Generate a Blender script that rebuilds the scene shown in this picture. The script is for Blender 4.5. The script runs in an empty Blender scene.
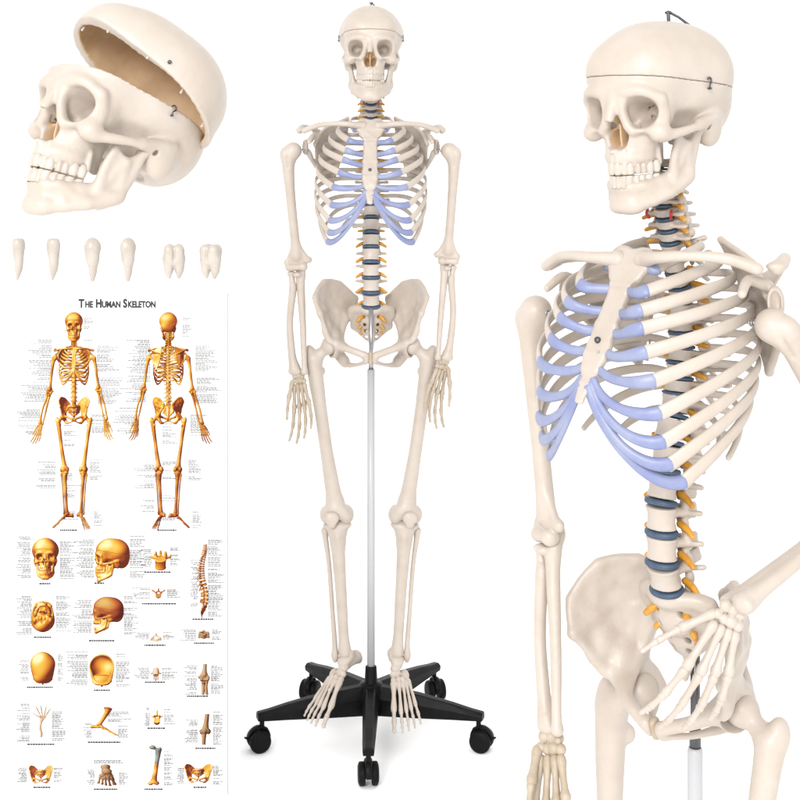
import bpy, math, random
import numpy as np
from mathutils import Matrix, Vector
random.seed(4)
R = math.radians
SC = bpy.context.scene
COL = SC.collection
F_PX = 1414.0      # focal length in pixels of the 800 px photograph
CAM_H = 1.5
HOR = 129.0

def U(px, py, D):
    """point seen at pixel (px,py) of the photograph at distance D"""
    return Vector(((px - 400) * D / F_PX, D, CAM_H - (py - HOR) * D / F_PX))

# ------------------------------------------------------------------ materials
def mat(name, col, rough=0.5, var=0.0, col2=None, scale=30, bump=0.0, bscale=120, metal=0.0, coat=0.0, sss=0.0):
    m = bpy.data.materials.new(name); m.use_nodes = True
    nt = m.node_tree; b = nt.nodes['Principled BSDF']
    b.inputs['Roughness'].default_value = rough
    b.inputs['Metallic'].default_value = metal
    b.inputs['Coat Weight'].default_value = coat
    if sss:
        b.inputs['Subsurface Weight'].default_value = sss
        b.inputs['Subsurface Radius'].default_value = (0.004, 0.0028, 0.0018)
        b.inputs['Subsurface Scale'].default_value = 1.0
    tc = nt.nodes.new('ShaderNodeTexCoord')
    if col2 is not None:
        n = nt.nodes.new('ShaderNodeTexNoise'); n.inputs['Scale'].default_value = scale
        n.inputs['Detail'].default_value = 6; n.inputs['Roughness'].default_value = 0.6
        r = nt.nodes.new('ShaderNodeValToRGB')
        r.color_ramp.elements[0].position = 0.36; r.color_ramp.elements[0].color = (*col2, 1)
        r.color_ramp.elements[1].position = 0.60; r.color_ramp.elements[1].color = (*col, 1)
        nt.links.new(tc.outputs['Object'], n.inputs['Vector'])
        nt.links.new(n.outputs['Fac'], r.inputs['Fac'])
        nt.links.new(r.outputs['Color'], b.inputs['Base Color'])
    else:
        b.inputs['Base Color'].default_value = (*col, 1)
    if bump:
        n2 = nt.nodes.new('ShaderNodeTexNoise'); n2.inputs['Scale'].default_value = bscale
        n2.inputs['Detail'].default_value = 5
        bp = nt.nodes.new('ShaderNodeBump'); bp.inputs['Strength'].default_value = bump
        bp.inputs['Distance'].default_value = 0.002
        nt.links.new(tc.outputs['Object'], n2.inputs['Vector'])
        nt.links.new(n2.outputs['Fac'], bp.inputs['Height'])
        nt.links.new(bp.outputs['Normal'], b.inputs['Normal'])
    return m

BONE = mat('bone_plastic', (.452, .397, .348), .42, col2=(.425, .365, .31), scale=22, bump=.35, bscale=95, sss=.15)
BONE2 = mat('bone_warm', (.40, .335, .265), .5, col2=(.34, .27, .19), scale=35, bump=.4, bscale=120)
INNER = mat('skull_inside', (.56, .40, .25), .6, col2=(.47, .32, .18), scale=28, bump=.3, bscale=60)
TOOTH = mat('tooth_enamel', (.45, .405, .355), .3, col2=(.41, .35, .295), scale=60)
LOOSE = mat('loose_tooth', (.38, .34, .30), .33, col2=(.325, .285, .245), scale=110, bump=.12, bscale=400)
CART = mat('cartilage_blue', (.235, .26, .375), .42, col2=(.17, .195, .345), scale=14, bump=.2, bscale=80)
DISC = mat('disc_blue', (.035, .062, .105), .5, col2=(.05, .085, .14), scale=60)
NERVE = mat('nerve_yellow', (.56, .27, .03), .4, col2=(.44, .19, .015), scale=90)
ARTERY = mat('artery_red', (.36, .02, .02), .4)
STEEL = mat('steel', (.42, .43, .45), .28, metal=1.0)
DARK = mat('dark_steel', (.10, .10, .105), .35, metal=.8)
SLEEVE = mat('white_sleeve', (.41, .415, .43), .35)
BLACK = mat('black_plastic', (.003, .003, .0035), .42, col2=(.005, .005, .0055), scale=40, bump=.15, bscale=300)
BLACK.node_tree.nodes['Principled BSDF'].inputs['Specular IOR Level'].default_value = .12
TYRE = mat('wheel_black', (.004, .004, .005), .5)
TYRE.node_tree.nodes['Principled BSDF'].inputs['Specular IOR Level'].default_value = .1
PAPER = mat('poster_paper', (.80, .80, .80), .6)
EDGE = mat('poster_edge_shade', (.42, .43, .44), .7)  # grey painted in place of the shadow along the poster's edge
INK = mat('ink_black', (.012, .012, .012), .6)
GREY = mat('ink_grey', (.15, .15, .155), .6)
WHITE = mat('white_sweep', (.97, .97, .97), .8)
PRINT = bpy.data.materials.new('printed_ink'); PRINT.use_nodes = True
_nt = PRINT.node_tree; _a = _nt.nodes.new('ShaderNodeVertexColor'); _a.layer_name = 'ink'
_nt.links.new(_a.outputs['Color'], _nt.nodes['Principled BSDF'].inputs['Base Color'])
_nt.nodes['Principled BSDF'].inputs['Roughness'].default_value = .7
_nt.nodes['Principled BSDF'].inputs['Specular IOR Level'].default_value = .1

# ------------------------------------------------------------------ scene helpers
def link(name, me, mats, parent=None, M=None, label=None):
    o = bpy.data.objects.new(name, me); COL.objects.link(o)
    if not me.materials:
        for m in (mats if isinstance(mats, (list, tuple)) else [mats]): me.materials.append(m)
    if parent: o.parent = parent
    if M is not None: o.matrix_local = M
    if label: o['label'] = label
    return o
def empty(name, label=None, cat=None, M=None, group=None, parent=None):
    o = bpy.data.objects.new(name, None); COL.objects.link(o); o.empty_display_size = .02
    if parent: o.parent = parent
    if M is not None: o.matrix_local = M
    if label: o['label'] = label
    if cat: o['category'] = cat
    if group: o['group'] = group
    return o

# ------------------------------------------------------------------ direct meshes
class MB:
    def __init__(s): s.v = []; s.f = []; s.mi = []
    def add(s, v, f, mi=0):
        n = len(s.v); s.v += [tuple(p) for p in v]; s.f += [tuple(i + n for i in q) for q in f]; s.mi += [mi] * len(f)
        return s
    def tube(s, pts, ra, rb=None, n=12, hint=None, mi=0, res=1, caps=True):
        """rounded sweep along pts; ra radius along hint normal, rb across it"""
        P = [Vector(p) for p in pts]
        ra = list(ra) if hasattr(ra, '__len__') else [ra] * len(P)
        rb = ra if rb is None else (list(rb) if hasattr(rb, '__len__') else [rb] * len(P))
        hs = hint if isinstance(hint, list) else [hint] * len(P)
        if res > 1:
            P2, A2, B2, H2 = [], [], [], []
            for i in range(len(P) - 1):
                p0 = P[max(i - 1, 0)]; p1 = P[i]; p2 = P[i + 1]; p3 = P[min(i + 2, len(P) - 1)]
                for j in range(res):
                    t = j / res
                    P2.append(.5 * ((2 * p1) + (p2 - p0) * t + (2 * p0 - 5 * p1 + 4 * p2 - p3) * t * t + (3 * p1 - p0 - 3 * p2 + p3) * t ** 3))
                    u = t * t * (3 - 2 * t)
                    A2.append(ra[i] + (ra[i + 1] - ra[i]) * u); B2.append(rb[i] + (rb[i + 1] - rb[i]) * u)
                    H2.append(None if hs[i] is None else Vector(hs[i]).lerp(Vector(hs[i + 1]), t))
            P2.append(P[-1]); A2.append(ra[-1]); B2.append(rb[-1]); H2.append(hs[-1])
            P, ra, rb, hs = P2, A2, B2, H2
        rings = []; prev = None
        for i, p in enumerate(P):
            T = (P[min(i + 1, len(P) - 1)] - P[max(i - 1, 0)]).normalized()
            h = hs[i]
            if h is None:
                h = prev if prev is not None else (Vector((0, 0, 1)) if abs(T.z) < .9 else Vector((1, 0, 0)))
            h = Vector(h); N = (h - T * h.dot(T))
            N = N.normalized() if N.length > 1e-6 else T.orthogonal().normalized()
            prev = N; B = T.cross(N)
            rings.append((p, T, N, B, ra[i], rb[i]))
        full = []
        if caps:
            p, T, N, B, a, b = rings[0]; e = min(a, b)
            for q in (0.98, .8, .45): full.append((p - T * e * q, N, B, a * math.sqrt(1 - q * q), b * math.sqrt(1 - q * q)))
        for p, T, N, B, a, b in rings: full.append((p, N, B, a, b))
        if caps:
            p, T, N, B, a, b = rings[-1]; e = min(a, b)
            for q in (.45, .8, .98): full.append((p + T * e * q, N, B, a * math.sqrt(1 - q * q), b * math.sqrt(1 - q * q)))
        v = []; f = []
        for p, N, B, a, b in full:
            for k in range(n):
                t = 2 * math.pi * k / n
                v.append(p + N * a * math.cos(t) + B * b * math.sin(t))
        for i in range(len(full) - 1):
            for k in range(n):
                f.append((i * n + k, i * n + (k + 1) % n, (i + 1) * n + (k + 1) % n, (i + 1) * n + k))
        f.append(tuple(range(n - 1, -1, -1))); m = (len(full) - 1) * n; f.append(tuple(m + k for k in range(n)))
        return s.add(v, f, mi)
    def box(s, lo, hi, M=None, mi=0, taper=None):
        v = [Vector((x, y, z)) for z in (lo[2], hi[2]) for y in (lo[1], hi[1]) for x in (lo[0], hi[0])]
        if M is not None: v = [M @ p for p in v]
        return s.add(v, [(0, 2, 3, 1), (4, 5, 7, 6), (0, 1, 5, 4), (2, 6, 7, 3), (0, 4, 6, 2), (1, 3, 7, 5)], mi)
    def hull8(s, v, mi=0):
        return s.add(v, [(0, 2, 3, 1), (4, 5, 7, 6), (0, 1, 5, 4), (2, 6, 7, 3), (0, 4, 6, 2), (1, 3, 7, 5)], mi)
    def lathe(s, prof, M=None, n=32, mi=0):
        v = []; f = []
        for r, z in prof:
            for k in range(n):
                t = 2 * math.pi * k / n; p = Vector((r * math.cos(t), r * math.sin(t), z)); v.append(M @ p if M is not None else p)
        for i in range(len(prof) - 1):
            for k in range(n): f.append((i * n + k, i * n + (k + 1) % n, (i + 1) * n + (k + 1) % n, (i + 1) * n + k))
        f.append(tuple(range(n - 1, -1, -1))); m = (len(prof) - 1) * n; f.append(tuple(m + k for k in range(n)))
        return s.add(v, f, mi)
    def mesh(s, name, smooth=True, bevel=0):
        me = bpy.data.meshes.new(name); me.from_pydata(s.v, [], s.f); me.update()
        me.polygons.foreach_set('use_smooth', [smooth] * len(me.polygons))
        me.polygons.foreach_set('material_index', s.mi)
        return me
def bevelled(o, w=.002, seg=2):
    b = o.modifiers.new('bevel', 'BEVEL'); b.width = w; b.segments = seg; b.limit_method = 'ANGLE'; b.angle_limit = R(35)
    return o

# ------------------------------------------------------------------ SDF sculpting (units: mm)
def vlen(a): return np.sqrt((a * a).sum(0))
class Fld:
    def __init__(s, lo, hi, h):
        s.lo = np.array(lo, float); s.h = h
        s.n = np.maximum(((np.array(hi, float) - s.lo) / h).astype(int) + 2, 4)
        s.D = np.full(tuple(s.n), 60., np.float32)
    def win(s, lo, hi, m):
        a = np.clip(((np.array(lo) - m - s.lo) / s.h).astype(int), 0, s.n - 1)
        b = np.clip(((np.array(hi) + m - s.lo) / s.h).astype(int) + 2, 0, s.n)
        if (b <= a).any(): return None, None
        ax = [s.lo[i] + s.h * np.arange(a[i], b[i]) for i in range(3)]
        P = np.array(np.meshgrid(*ax, indexing='ij'), dtype=np.float32)
        return tuple(slice(a[i], b[i]) for i in range(3)), P
    def op(s, fn, lo, hi, k=4, mode='u'):
        w, P = s.win(lo, hi, max(k, 5) * 1.2 + 3 * s.h)
        if w is None: return s
        d = fn(P).astype(np.float32); a = s.D[w]
        k = max(k, .01)
        if mode == 'u':
            h = np.clip(.5 + .5 * (a - d) / k, 0, 1); s.D[w] = a + (d - a) * h - k * h * (1 - h)
        else:
            h = np.clip(.5 - .5 * (a + d) / k, 0, 1); s.D[w] = a + (-d - a) * h + k * h * (1 - h)
        return s
    def ell(s, c, r, k=6, rot=None, mode='u'):
        c = np.array(c, float); r = np.array(r, float) if hasattr(r, '__len__') else np.array([r] * 3, float)
        Rm = None
        if rot: 
            from mathutils import Euler
            Rm = np.array(Euler([R(q) for q in rot]).to_matrix())
        m = r.max()
        ext = r if Rm is None else np.array([m] * 3)
        def fn(P):
            p = P - c.reshape(3, 1, 1, 1)
            if Rm is not None: p = np.einsum('ji,jabc->iabc', Rm, p)
            rr = r.reshape(3, 1, 1, 1); k0 = vlen(p / rr); k1 = vlen(p / (rr * rr)) + 1e-6
            return k0 * (k0 - 1) / k1
        return s.op(fn, c - ext, c + ext, k, mode)
    def tube(s, pts, rad, k=5, mode='u', res=4, flat=None):
        P0 = np.array(pts, float); rad = np.array(rad if hasattr(rad, '__len__') else [rad] * len(pts), float)
        if len(P0) > 2 and res > 1:
            Q = []; q = []
            for i in range(len(P0) - 1):
                a = P0[max(i - 1, 0)]; b = P0[i]; c = P0[i + 1]; d = P0[min(i + 2, len(P0) - 1)]
                for j in range(res):
                    t = j / res
                    Q.append(.5 * (2 * b + (c - a) * t + (2 * a - 5 * b + 4 * c - d) * t * t + (3 * b - a - 3 * c + d) * t ** 3))
                    u = t * t * (3 - 2 * t); q.append(rad[i] * (1 - u) + rad[i + 1] * u)
            Q.append(P0[-1]); q.append(rad[-1]); P0 = np.array(Q); rad = np.array(q)
        def fn(P):
            out = None
            for i in range(len(P0) - 1):
                a, b = P0[i], P0[i + 1]; ba = b - a
                pa = P - a.reshape(3, 1, 1, 1)
                t = np.clip(np.tensordot(ba, pa, 1) / max((ba * ba).sum(), 1e-9), 0, 1)
                d = vlen(pa - ba.reshape(3, 1, 1, 1) * t) - (rad[i] + (rad[i + 1] - rad[i]) * t)
                out = d if out is None else np.minimum(out, d)
            return out
        m = rad.max()
        return s.op(fn, P0.min(0) - m, P0.max(0) + m, k, mode)
    def tri(s, a, b, c, th, k=4):
        a, b, c = [np.array(q, float) for q in (a, b, c)]
        n = np.cross(b - a, c - a); nn = n / np.linalg.norm(n)
        def fn(P):
            d2 = None; inside = None
            for u, v in ((a, b), (b, c), (c, a)):
                e = v - u; pu = P - u.reshape(3, 1, 1, 1)
                t = np.clip(np.tensordot(e, pu, 1) / (e * e).sum(), 0, 1)
                q = pu - e.reshape(3, 1, 1, 1) * t; q = (q * q).sum(0)
                d2 = q if d2 is None else np.minimum(d2, q)
                sgn = np.tensordot(np.cross(nn, e), pu, 1) >= 0
                inside = sgn if inside is None else inside & sgn
            pl = np.tensordot(nn, P - a.reshape(3, 1, 1, 1), 1) ** 2
            return np.sqrt(np.where(inside, pl, d2)) - th
        q = np.array([a, b, c])
        return s.op(fn, q.min(0) - th, q.max(0) + th, k)
    def mesh(s, name, mids=None, mirror=False, it=2):
        D = s.D; n = s.n
        c = [D[i:n[0] - 1 + i, j:n[1] - 1 + j, l:n[2] - 1 + l] for i in (0, 1) for j in (0, 1) for l in (0, 1)]
        neg = sum((q < 0).astype(np.int8) for q in c)
        act = (neg > 0) & (neg < 8)
        I = np.argwhere(act)
        V8 = np.stack([q[act] for q in c], 1)
        off = np.array([(i, j, l) for i in (0, 1) for j in (0, 1) for l in (0, 1)], float)
        acc = np.zeros((len(I), 3)); cnt = np.zeros(len(I))
        for a in range(8):
            for ax, st in ((0, 4), (1, 2), (2, 1)):
                if off[a][ax] == 0:
                    b = a + st; va, vb = V8[:, a], V8[:, b]
                    m = (va < 0) != (vb < 0)
                    t = np.where(m, va / np.where(m, va - vb, 1), 0)
                    acc += np.where(m[:, None], off[a] + (off[b] - off[a]) * t[:, None], 0); cnt += m
        V = (I + acc / cnt[:, None]) * s.h + s.lo
        idx = np.full(act.shape, -1, np.int64); idx[act] = np.arange(len(I))
        Q = []
        sg = D < 0
        for ax in range(3):
            o1, o2 = [(1, 2), (2, 0), (0, 1)][ax]
            sl0 = [slice(1, n[i] - 1) for i in range(3)]; sl0[ax] = slice(0, n[ax] - 1)
            sl1 = list(sl0); sl1[ax] = slice(1, n[ax])
            A = sg[tuple(sl0)]; B = sg[tuple(sl1)]
            E = np.argwhere(A != B)
            if not len(E): continue
            st = np.array([1, 1, 1]); st[ax] = 0
            base = E + st
            fl = A[tuple(E.T)]
            e1 = np.zeros(3, int); e1[o1] = 1; e2 = np.zeros(3, int); e2[o2] = 1
            q = np.stack([idx[tuple((base - d).T)] for d in (e1 + e2, e2, e1 * 0, e1)], 1)
            q[~fl] = q[~fl][:, ::-1]
            Q.append(q)
        Q = np.concatenate(Q); Q = Q[(Q >= 0).all(1)]
        # one light smoothing pass
        for _ in range(it):
            S = np.zeros_like(V); C = np.zeros(len(V))
            for a in range(4):
                b = (a + 1) % 4
                np.add.at(S, Q[:, a], V[Q[:, b]]); np.add.at(S, Q[:, b], V[Q[:, a]])
                np.add.at(C, Q[:, a], 1); np.add.at(C, Q[:, b], 1)
            V = V * .5 + .5 * S / np.maximum(C, 1)[:, None]
        mi = mids(V[Q].mean(1)) if mids is not None else None
        out = []
        for mir in ((False, True) if mirror else (False,)):
            W = V * .001
            q = Q
            if mir: W = W * np.array([-1, 1, 1]); q = Q[:, ::-1]
            me = bpy.data.meshes.new(name)
            me.vertices.add(len(W)); me.vertices.foreach_set('co', W.ravel().astype(np.float32))
            me.loops.add(q.size); me.loops.foreach_set('vertex_index', q.ravel().astype(np.int32))
            me.polygons.add(len(q)); me.polygons.foreach_set('loop_start', np.arange(0, q.size, 4, dtype=np.int32))
            me.polygons.foreach_set('use_smooth', np.ones(len(q), bool))
            if mi is not None: me.polygons.foreach_set('material_index', mi.astype(np.int32))
            me.update(calc_edges=True); me.validate()
            out.append(me)
        return out if mirror else out[0]

S2 = (-1, 1)
# ------------------------------------------------------------------ skull
CUT0, CUTS = 21.0, -0.17           # saw line: z = CUT0 + CUTS*(y+88)
def cranium_inner(h=1.6):
    f = Fld((-78, -100, -60), (78, 105, 84), h)
    f.ell((0, -24, 16), (52, 58, 52), 1)
    f.ell((0, 20, 14), (64, 67, 55), 12)
    f.ell((0, 42, -16), (46, 40, 30), 12)
    return f
def skull_meshes():
    h = 1.5
    lo, hi = (-80, -108, -100), (80, 102, 84)
    f = Fld(lo, hi, h)
    f.ell((0, 0, 13), (67, 89, 62), 1)
    f.ell((0, 22, 14), (74, 70, 61), 12)
    f.ell((0, 44, -18), (55, 46, 42), 16)
    f.ell((0, 50, -26), (50, 38, 42), 16)
    f.ell((0, 12, -30), (46, 46, 26), 12)
    f.ell((0, -50, 10), (54, 38, 42), 14)
    f.ell((0, -20, 22), (62, 64, 55), 14)
    f.ell((0, 82, -8), (12, 9, 9), 10)
    for s in S2:
        f.ell((s * 25, -56, 28), (26, 26, 24), 16)             # frontal eminence
        f.ell((s * 72, -48, -14), (15, 30, 27), 12, mode='s')   # temporal fossa
        f.ell((s * 58, -30, -42), (20, 26, 15), 10, mode='s')
        f.ell((s * 35, -60, -22), (19, 25, 24), 8)
        f.tube([(s * 4, -87, -1), (s * 20, -88, 3), (s * 38, -83, 2), (s * 50, -70, -8)], [6, 7.5, 6.5, 5.5], 7)
        f.tube([(s * 50, -70, -6), (s * 50, -65, -20), (s * 49, -66, -38)], [5.5, 5, 6.5], 5)
        f.ell((s * 45, -70, -45), (13, 11, 10), 7)
        f.tube([(s * 24, -82, -43), (s * 36, -78, -42), (s * 47, -70, -40)], [5, 5, 6], 6)
        f.tube([(s * 12, -88, -8), (s * 14, -87, -24), (s * 20, -84, -40)], [5.5, 4.5, 6], 5)
        f.tube([(s * 50, -64, -48), (s * 57, -48, -46), (s * 61, -28, -43), (s * 60, -8, -41), (s * 54, 4, -40)], [7, 5.4, 4.6, 4.8, 6], 6)
        f.tube([(s * 58, -12, -39), (s * 61, 8, -35), (s * 60, 26, -32)], [4, 3.5, 2.5], 10)
        f.ell((s * 49, 22, -51), (12, 17, 18), 18, rot=(-18, 0, 0))
        f.ell((s * 30, 12, -52), (16, 20, 12), 8)
        f.ell((s * 12, 6, -60), (6, 11, 6), 4)
        f.tube([(s * 18, -36, -52), (s * 20, -34, -78)], [7, 4], 6)
    f.ell((0, -60, -54), (32, 28, 20), 8)
    f.ell((0, -62, -71), (29.5, 30.5, 15), 8)
    f.ell((0, -38, -40), (24, 28, 22), 8)
    f.tube([(0, -86, -4), (0, -93, -16), (0, -99, -29)], [8, 6.5, 5.5], 6)
    f.tube([(0, -90, -62), (0, -97, -64)], [5, 2.5], 4)
    for s in S2:
        for t in range(5):
            x = s * (3.5 + 6.4 * t); y = -93.5 + x * x / 19.5
            f.tube([(x * .98, y + 1, -62), (x, y + 1.2, -80)], [2.6, 3.2], 3)
        f.ell((s * 32, -84, -21), (19.5, 22, 17), 4, mode='s', rot=(0, s * -8, s * 12))
        f.ell((s * 27, -64, -22), (12, 18, 10), 8, mode='s', rot=(0, 0, s * -22))
        f.tube([(s * 18, -50, -18), (s * 31, -46, -11)], 2.6, 1, mode='s'); f.tube([(s * 24, -49, -29), (s * 43, -60, -31)], 2.6, 1, mode='s')
        f.tube([(s * 9, -85, -5), (s * 10.5, -87, -20), (s * 15, -85, -36)], [5, 5, 5], 5)
        f.ell((s * 7, -66, -18), (6, 22, 18), 4)
        f.ell((s * 6.2, -92, -50), (7.2, 38, 11.5), 3.5, mode='s', rot=(0, s * 10, 0))
        f.ell((s * 32, -83, -52), (7, 6, 8), 8, mode='s')
        f.ell((s * 59, 5, -44), (5, 3.2, 3.5), 2, mode='s')
    f.ell((0, -96, -38), (6, 30, 9), 3, mode='s')
    f.ell((0, -55, -92), (19, 26, 14), 5, mode='s')
    f.tri((0, -80, -34), (0, -78, -60), (0, -52, -48), 1.2, 1)
    f.ell((0, 25, -66), (14, 16, 9), 3, mode='s')
    X, Y, Z = [f.lo[i] + h * np.arange(f.n[i]) for i in range(3)]
    inn = Fld(lo, hi, h)
    inn.ell((0, -8, 16), (55, 76, 55), 1); inn.ell((0, 26, 15), (68.5, 61, 55.5), 12); inn.ell((0, 44, -16), (49, 40, 34), 14); inn.ell((0, 2, 31), (61, 77, 40), 4)
    zf = np.interp(Y, [-60, -38, -22], [8, 4, -60])
    inn.D = np.maximum(inn.D, (zf[None, :, None] - Z[None, None, :]).astype(np.float32))
    D = np.maximum(f.D, -inn.D)
    cut = (Z[None, None, :] - (CUT0 + CUTS * (Y[None, :, None] + 88))) + 0 * X[:, None, None]
    def mids(V):
        i = np.clip(((V - f.lo) / h).round().astype(int), 0, f.n - 1)
        nas = (abs(V[:, 0]) < 13) & (V[:, 2] < -27) & (V[:, 2] > -63) & (V[:, 1] > -82) & (V[:, 1] < -48) & ((abs(V[:, 0]) < 8) | (V[:, 2] < -38))
        return ((inn.D[tuple(i.T)] < 1.9) | nas).astype(int)
    f.D = np.maximum(D, cut + .1).astype(np.float32); base = f.mesh('skull_base', mids)
    f.D = np.maximum(D, -cut + .1).astype(np.float32); cap = f.mesh('skull_cap', mids)
    # mandible
    m = Fld((-66, -104, -140), (66, 16, -34), 1.4)
    low = [(0, -74, -125), (17, -72, -125), (31, -61, -121), (43, -44, -114), (50, -20, -101)]
    upp = [(0, -82, -105), (12, -80, -105), (24, -71, -104), (32, -52, -101), (38, -34, -97)]
    for s in S2:
        q = lambda p: (s * p[0] * (.87 if p[2] < -70 else .93), p[1], p[2])
        m.tube([q(p) for p in low], [8.5, 8, 6.5, 6.5, 6.5], 7)
        m.tube([q(p) for p in upp], [6, 6, 5.5, 6, 6.5], 7)
        for i in range(4):
            m.tri(q(low[i]), q(low[i + 1]), q(upp[i]), 4.6, 5); m.tri(q(upp[i]), q(upp[i + 1]), q(low[i + 1]), 4.6, 5)
        go = (49, -14, -98); cd = (54, -3, -50); co = (49, -34, -52); fr = (42, -36, -98); no = (51, -18, -62)
        for a, b, c in ((go, fr, no), (go, cd, no), (fr, co, no)): m.tri(q(a), q(b), q(c), 3.2, 5)
        m.tube([q(go), q((52, -4, -75)), q(cd)], [6, 4, 4.5], 5)
        m.tube([q(fr), q((47, -38, -75)), q(co)], [6, 4, 2.6], 5)
        m.ell(q((53, -2, -47)), (10, 5.5, 5), 4)
        m.tube([q((44, -30, -112)), q(go)], [5, 7], 6)
        m.ell(q((13, -77, -128)), (9, 7, 7), 8)
        m.ell(q((25, -82, -113)), (2.2, 4, 2.2), 2, mode='s')
    m.ell((0, -79, -124), (13, 7, 9), 9)
    jaw = m.mesh('jaw')
    t = Fld((-38, -102, -106), (38, -36, -76), .9)
    w_u = [8.4, 6.8, 7.6, 7, 7, 9.6, 9]; w_l = [5.6, 6.2, 7, 7, 7.2, 10, 10]
    for ws, zz, off, hh in ((w_u, -83.5, 0, 9.5), (w_l, -98.5, 2.6, 9.5)):
        for s in S2:
            arc = 0.; x = 0.
            for i, w in enumerate(ws):
                tgt = arc + w / 2
                # walk the dental arch
                xx = 0; L = 0
                while L < tgt and xx < 40:
                    dx = .1; L += math.sqrt(dx * dx + ((2 * xx / 19.) * dx) ** 2); xx += dx
                yy = -94 + off + xx * xx / 19.
                ang = math.degrees(math.atan(2 * xx / 19.)) * s
                dp = 3.1 if i < 3 else 4.6
                t.ell((s * xx, yy + (1 if i > 2 else 0), zz + (1.0 if i == 2 else 0) * (-1 if off == 0 else 1)), (w / 2 * 1.04, dp * .95, hh), 2.2, rot=(0, 0, ang))
                arc += w
    cutz = t.lo[2] + t.h * np.arange(t.n[2])
    zz = cutz[None, None, :] + 0 * t.D
    up = np.maximum(t.D, -(zz + 90.4)); dn = np.maximum(t.D, (zz + 91.3))
    full = t.D.copy()
    t.D = up.astype(np.float32); ut = t.mesh('upper_teeth'); t.D = dn.astype(np.float32); lt = t.mesh('lower_teeth')
    return base, cap, jaw, ut, lt
SK = skull_meshes()
def hook_mesh():
    mb = MB()
    mb.tube([(0, 0, -.003), (0, 0, .006), (0, 0, .0125)], .0022, n=10)
    mb.tube([(0, 0, .0135), (.009, .008, .006), (.019, .014, -.004)], .0016, n=8)
    mb.tube([(-.003, 0, .0125), (.003, 0, .0125)], .0018, n=8)
    return mb.mesh('hook')
def latch_mesh():
    mb = MB()
    pts = [(0, 0, -.007), (.001, 0, -.003), (.0, .004, .000), (.0, .0045, .004), (0, 0, .0065), (0, -.004, .004)]
    mb.tube(pts, .0012, n=8, res=3)
    mb.tube([(-.002, 0, -.009), (.002, 0, -.009)], .0017, n=8)
    return mb.mesh('latch')
HOOK = hook_mesh(); LATCH = latch_mesh()
def build_skull(root, M, cap_M=None, as_part=True, hook=True):
    k = link('skull', SK[0], [BONE, INNER], root, M)
    c = link('skull_cap', SK[1], [BONE, INNER], k, cap_M)
    link('jaw', SK[2], BONE, k); link('upper_teeth', SK[3], TOOTH, k); link('lower_teeth', SK[4], TOOTH, k)
    if hook: link('hook', HOOK, DARK, k, Matrix.Translation((0, .024, .0755)))
    for s in S2:
        link('latch', LATCH, DARK, k, Matrix.Translation((s * .0725, -.007, .007)) @ Matrix.Scale(.8, 4))
    return k, c

# ------------------------------------------------------------------ long bones
def femur():
    f = Fld((-50, -50, -455), (85, 55, 34), 2.0)
    f.ell((0, 0, 0), 23.5, 1); f.tube([(4, 0, -3), (20, 1, -14), (40, 2, -30)], [16, 13.5, 16], 6)
    f.tube([(44, 3, -34), (40, -2, -80), (32, -8, -160), (24, -8, -250), (15, -4, -335), (10, 0, -382)], [21, 18.5, 15.5, 15.5, 18, 24], 10)
    f.ell((53, 8, -20), (14, 17, 22), 8); f.ell((27, 16, -64), (9, 9, 12), 7)
    f.ell((-14, 6, -409), (19, 28, 23), 6); f.ell((31, 6, -407), (18, 28, 22), 6)
    f.ell((8, -15, -396), (27, 13, 20), 8); f.tube([(8, 30, -420), (8, 2, -434)], 8, 4, mode='s')
    return f.mesh('femur', mirror=True)
def tibia():
    f = Fld((-52, -45, -385), (52, 40, 12), 2.0)
    f.ell((-17, 4, -10), (21, 24, 11), 4); f.ell((18, 4, -10), (20, 22, 11), 8)
    f.tube([(0, 4, -18), (0, 0, -50), (0, -4, -90), (-2, -4, -180), (-3, -1, -290), (-4, 2, -345)], [28, 22, 17.5, 15, 13.5, 17.5], 8)
    f.tube([(0, -18, -36), (0, -14, -60)], [8, 6], 8); f.ell((-20, 2, -356), (7, 10, 15), 6)
    return f.mesh('tibia', mirror=True)
def fibula():
    f = Fld((10, -10, -385), (52, 36, -10), 1.8)
    f.tube([(34, 14, -26), (33, 14, -50), (27, 13, -120), (24, 9, -240), (22, 6, -320), (23, 4, -352), (23, 4, -366)], [10.5, 7.5, 6.2, 6.2, 7, 10, 6.5], 3)
    return f.mesh('fibula', mirror=True)
def humerus():
    f = Fld((-52, -34, -328), (42, 34, 32), 1.8)
    f.ell((-5, 2, 0), 23, 1); f.ell((15, -4, -6), (13, 16, 17), 7)
    f.tube([(7, -1, -16), (9, -2, -50), (7, -2, -110), (4, 0, -180), (1, 1, -240), (0, 1, -272)], [21, 15.5, 12.8, 12.2, 12.5, 14], 8)
    f.tri((0, 1, -235), (-29, 4, -284), (25, 0, -288), 6, 8)
    f.ell((-31, 6, -284), (9, 7, 9), 5); f.ell((25, 0, -288), (8, 7, 9), 5)
    f.tube([(-16, -2, -300), (-4, -2, -301), (20, -4, -300)], [12.5, 9, 10.5], 4)
    f.ell((0, 14, -282), (11, 9, 12), 4, mode='s')
    f.tube([(8, -24, -5), (8, -19, -40)], 3, 5, mode='s')
    return f.mesh('humerus', mirror=True)
def ulna():
    f = Fld((-38, -24, -268), (16, 34, 28), 1.6)
    f.ell((-4, 14, 5), (11, 12, 17), 1); f.tube([(-6, 6, -12), (-8, 4, -55), (-13, 3, -140), (-17, 0, -225), (-18, 0, -246)], [13, 10, 8, 6.8, 9], 6)
    f.ell((-5, -8, -16), (10, 9, 7), 5); f.tube([(-18, -6, 0), (12, -6, 0)], 10, 4, mode='s')
    return f.mesh('ulna', mirror=True)
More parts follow.
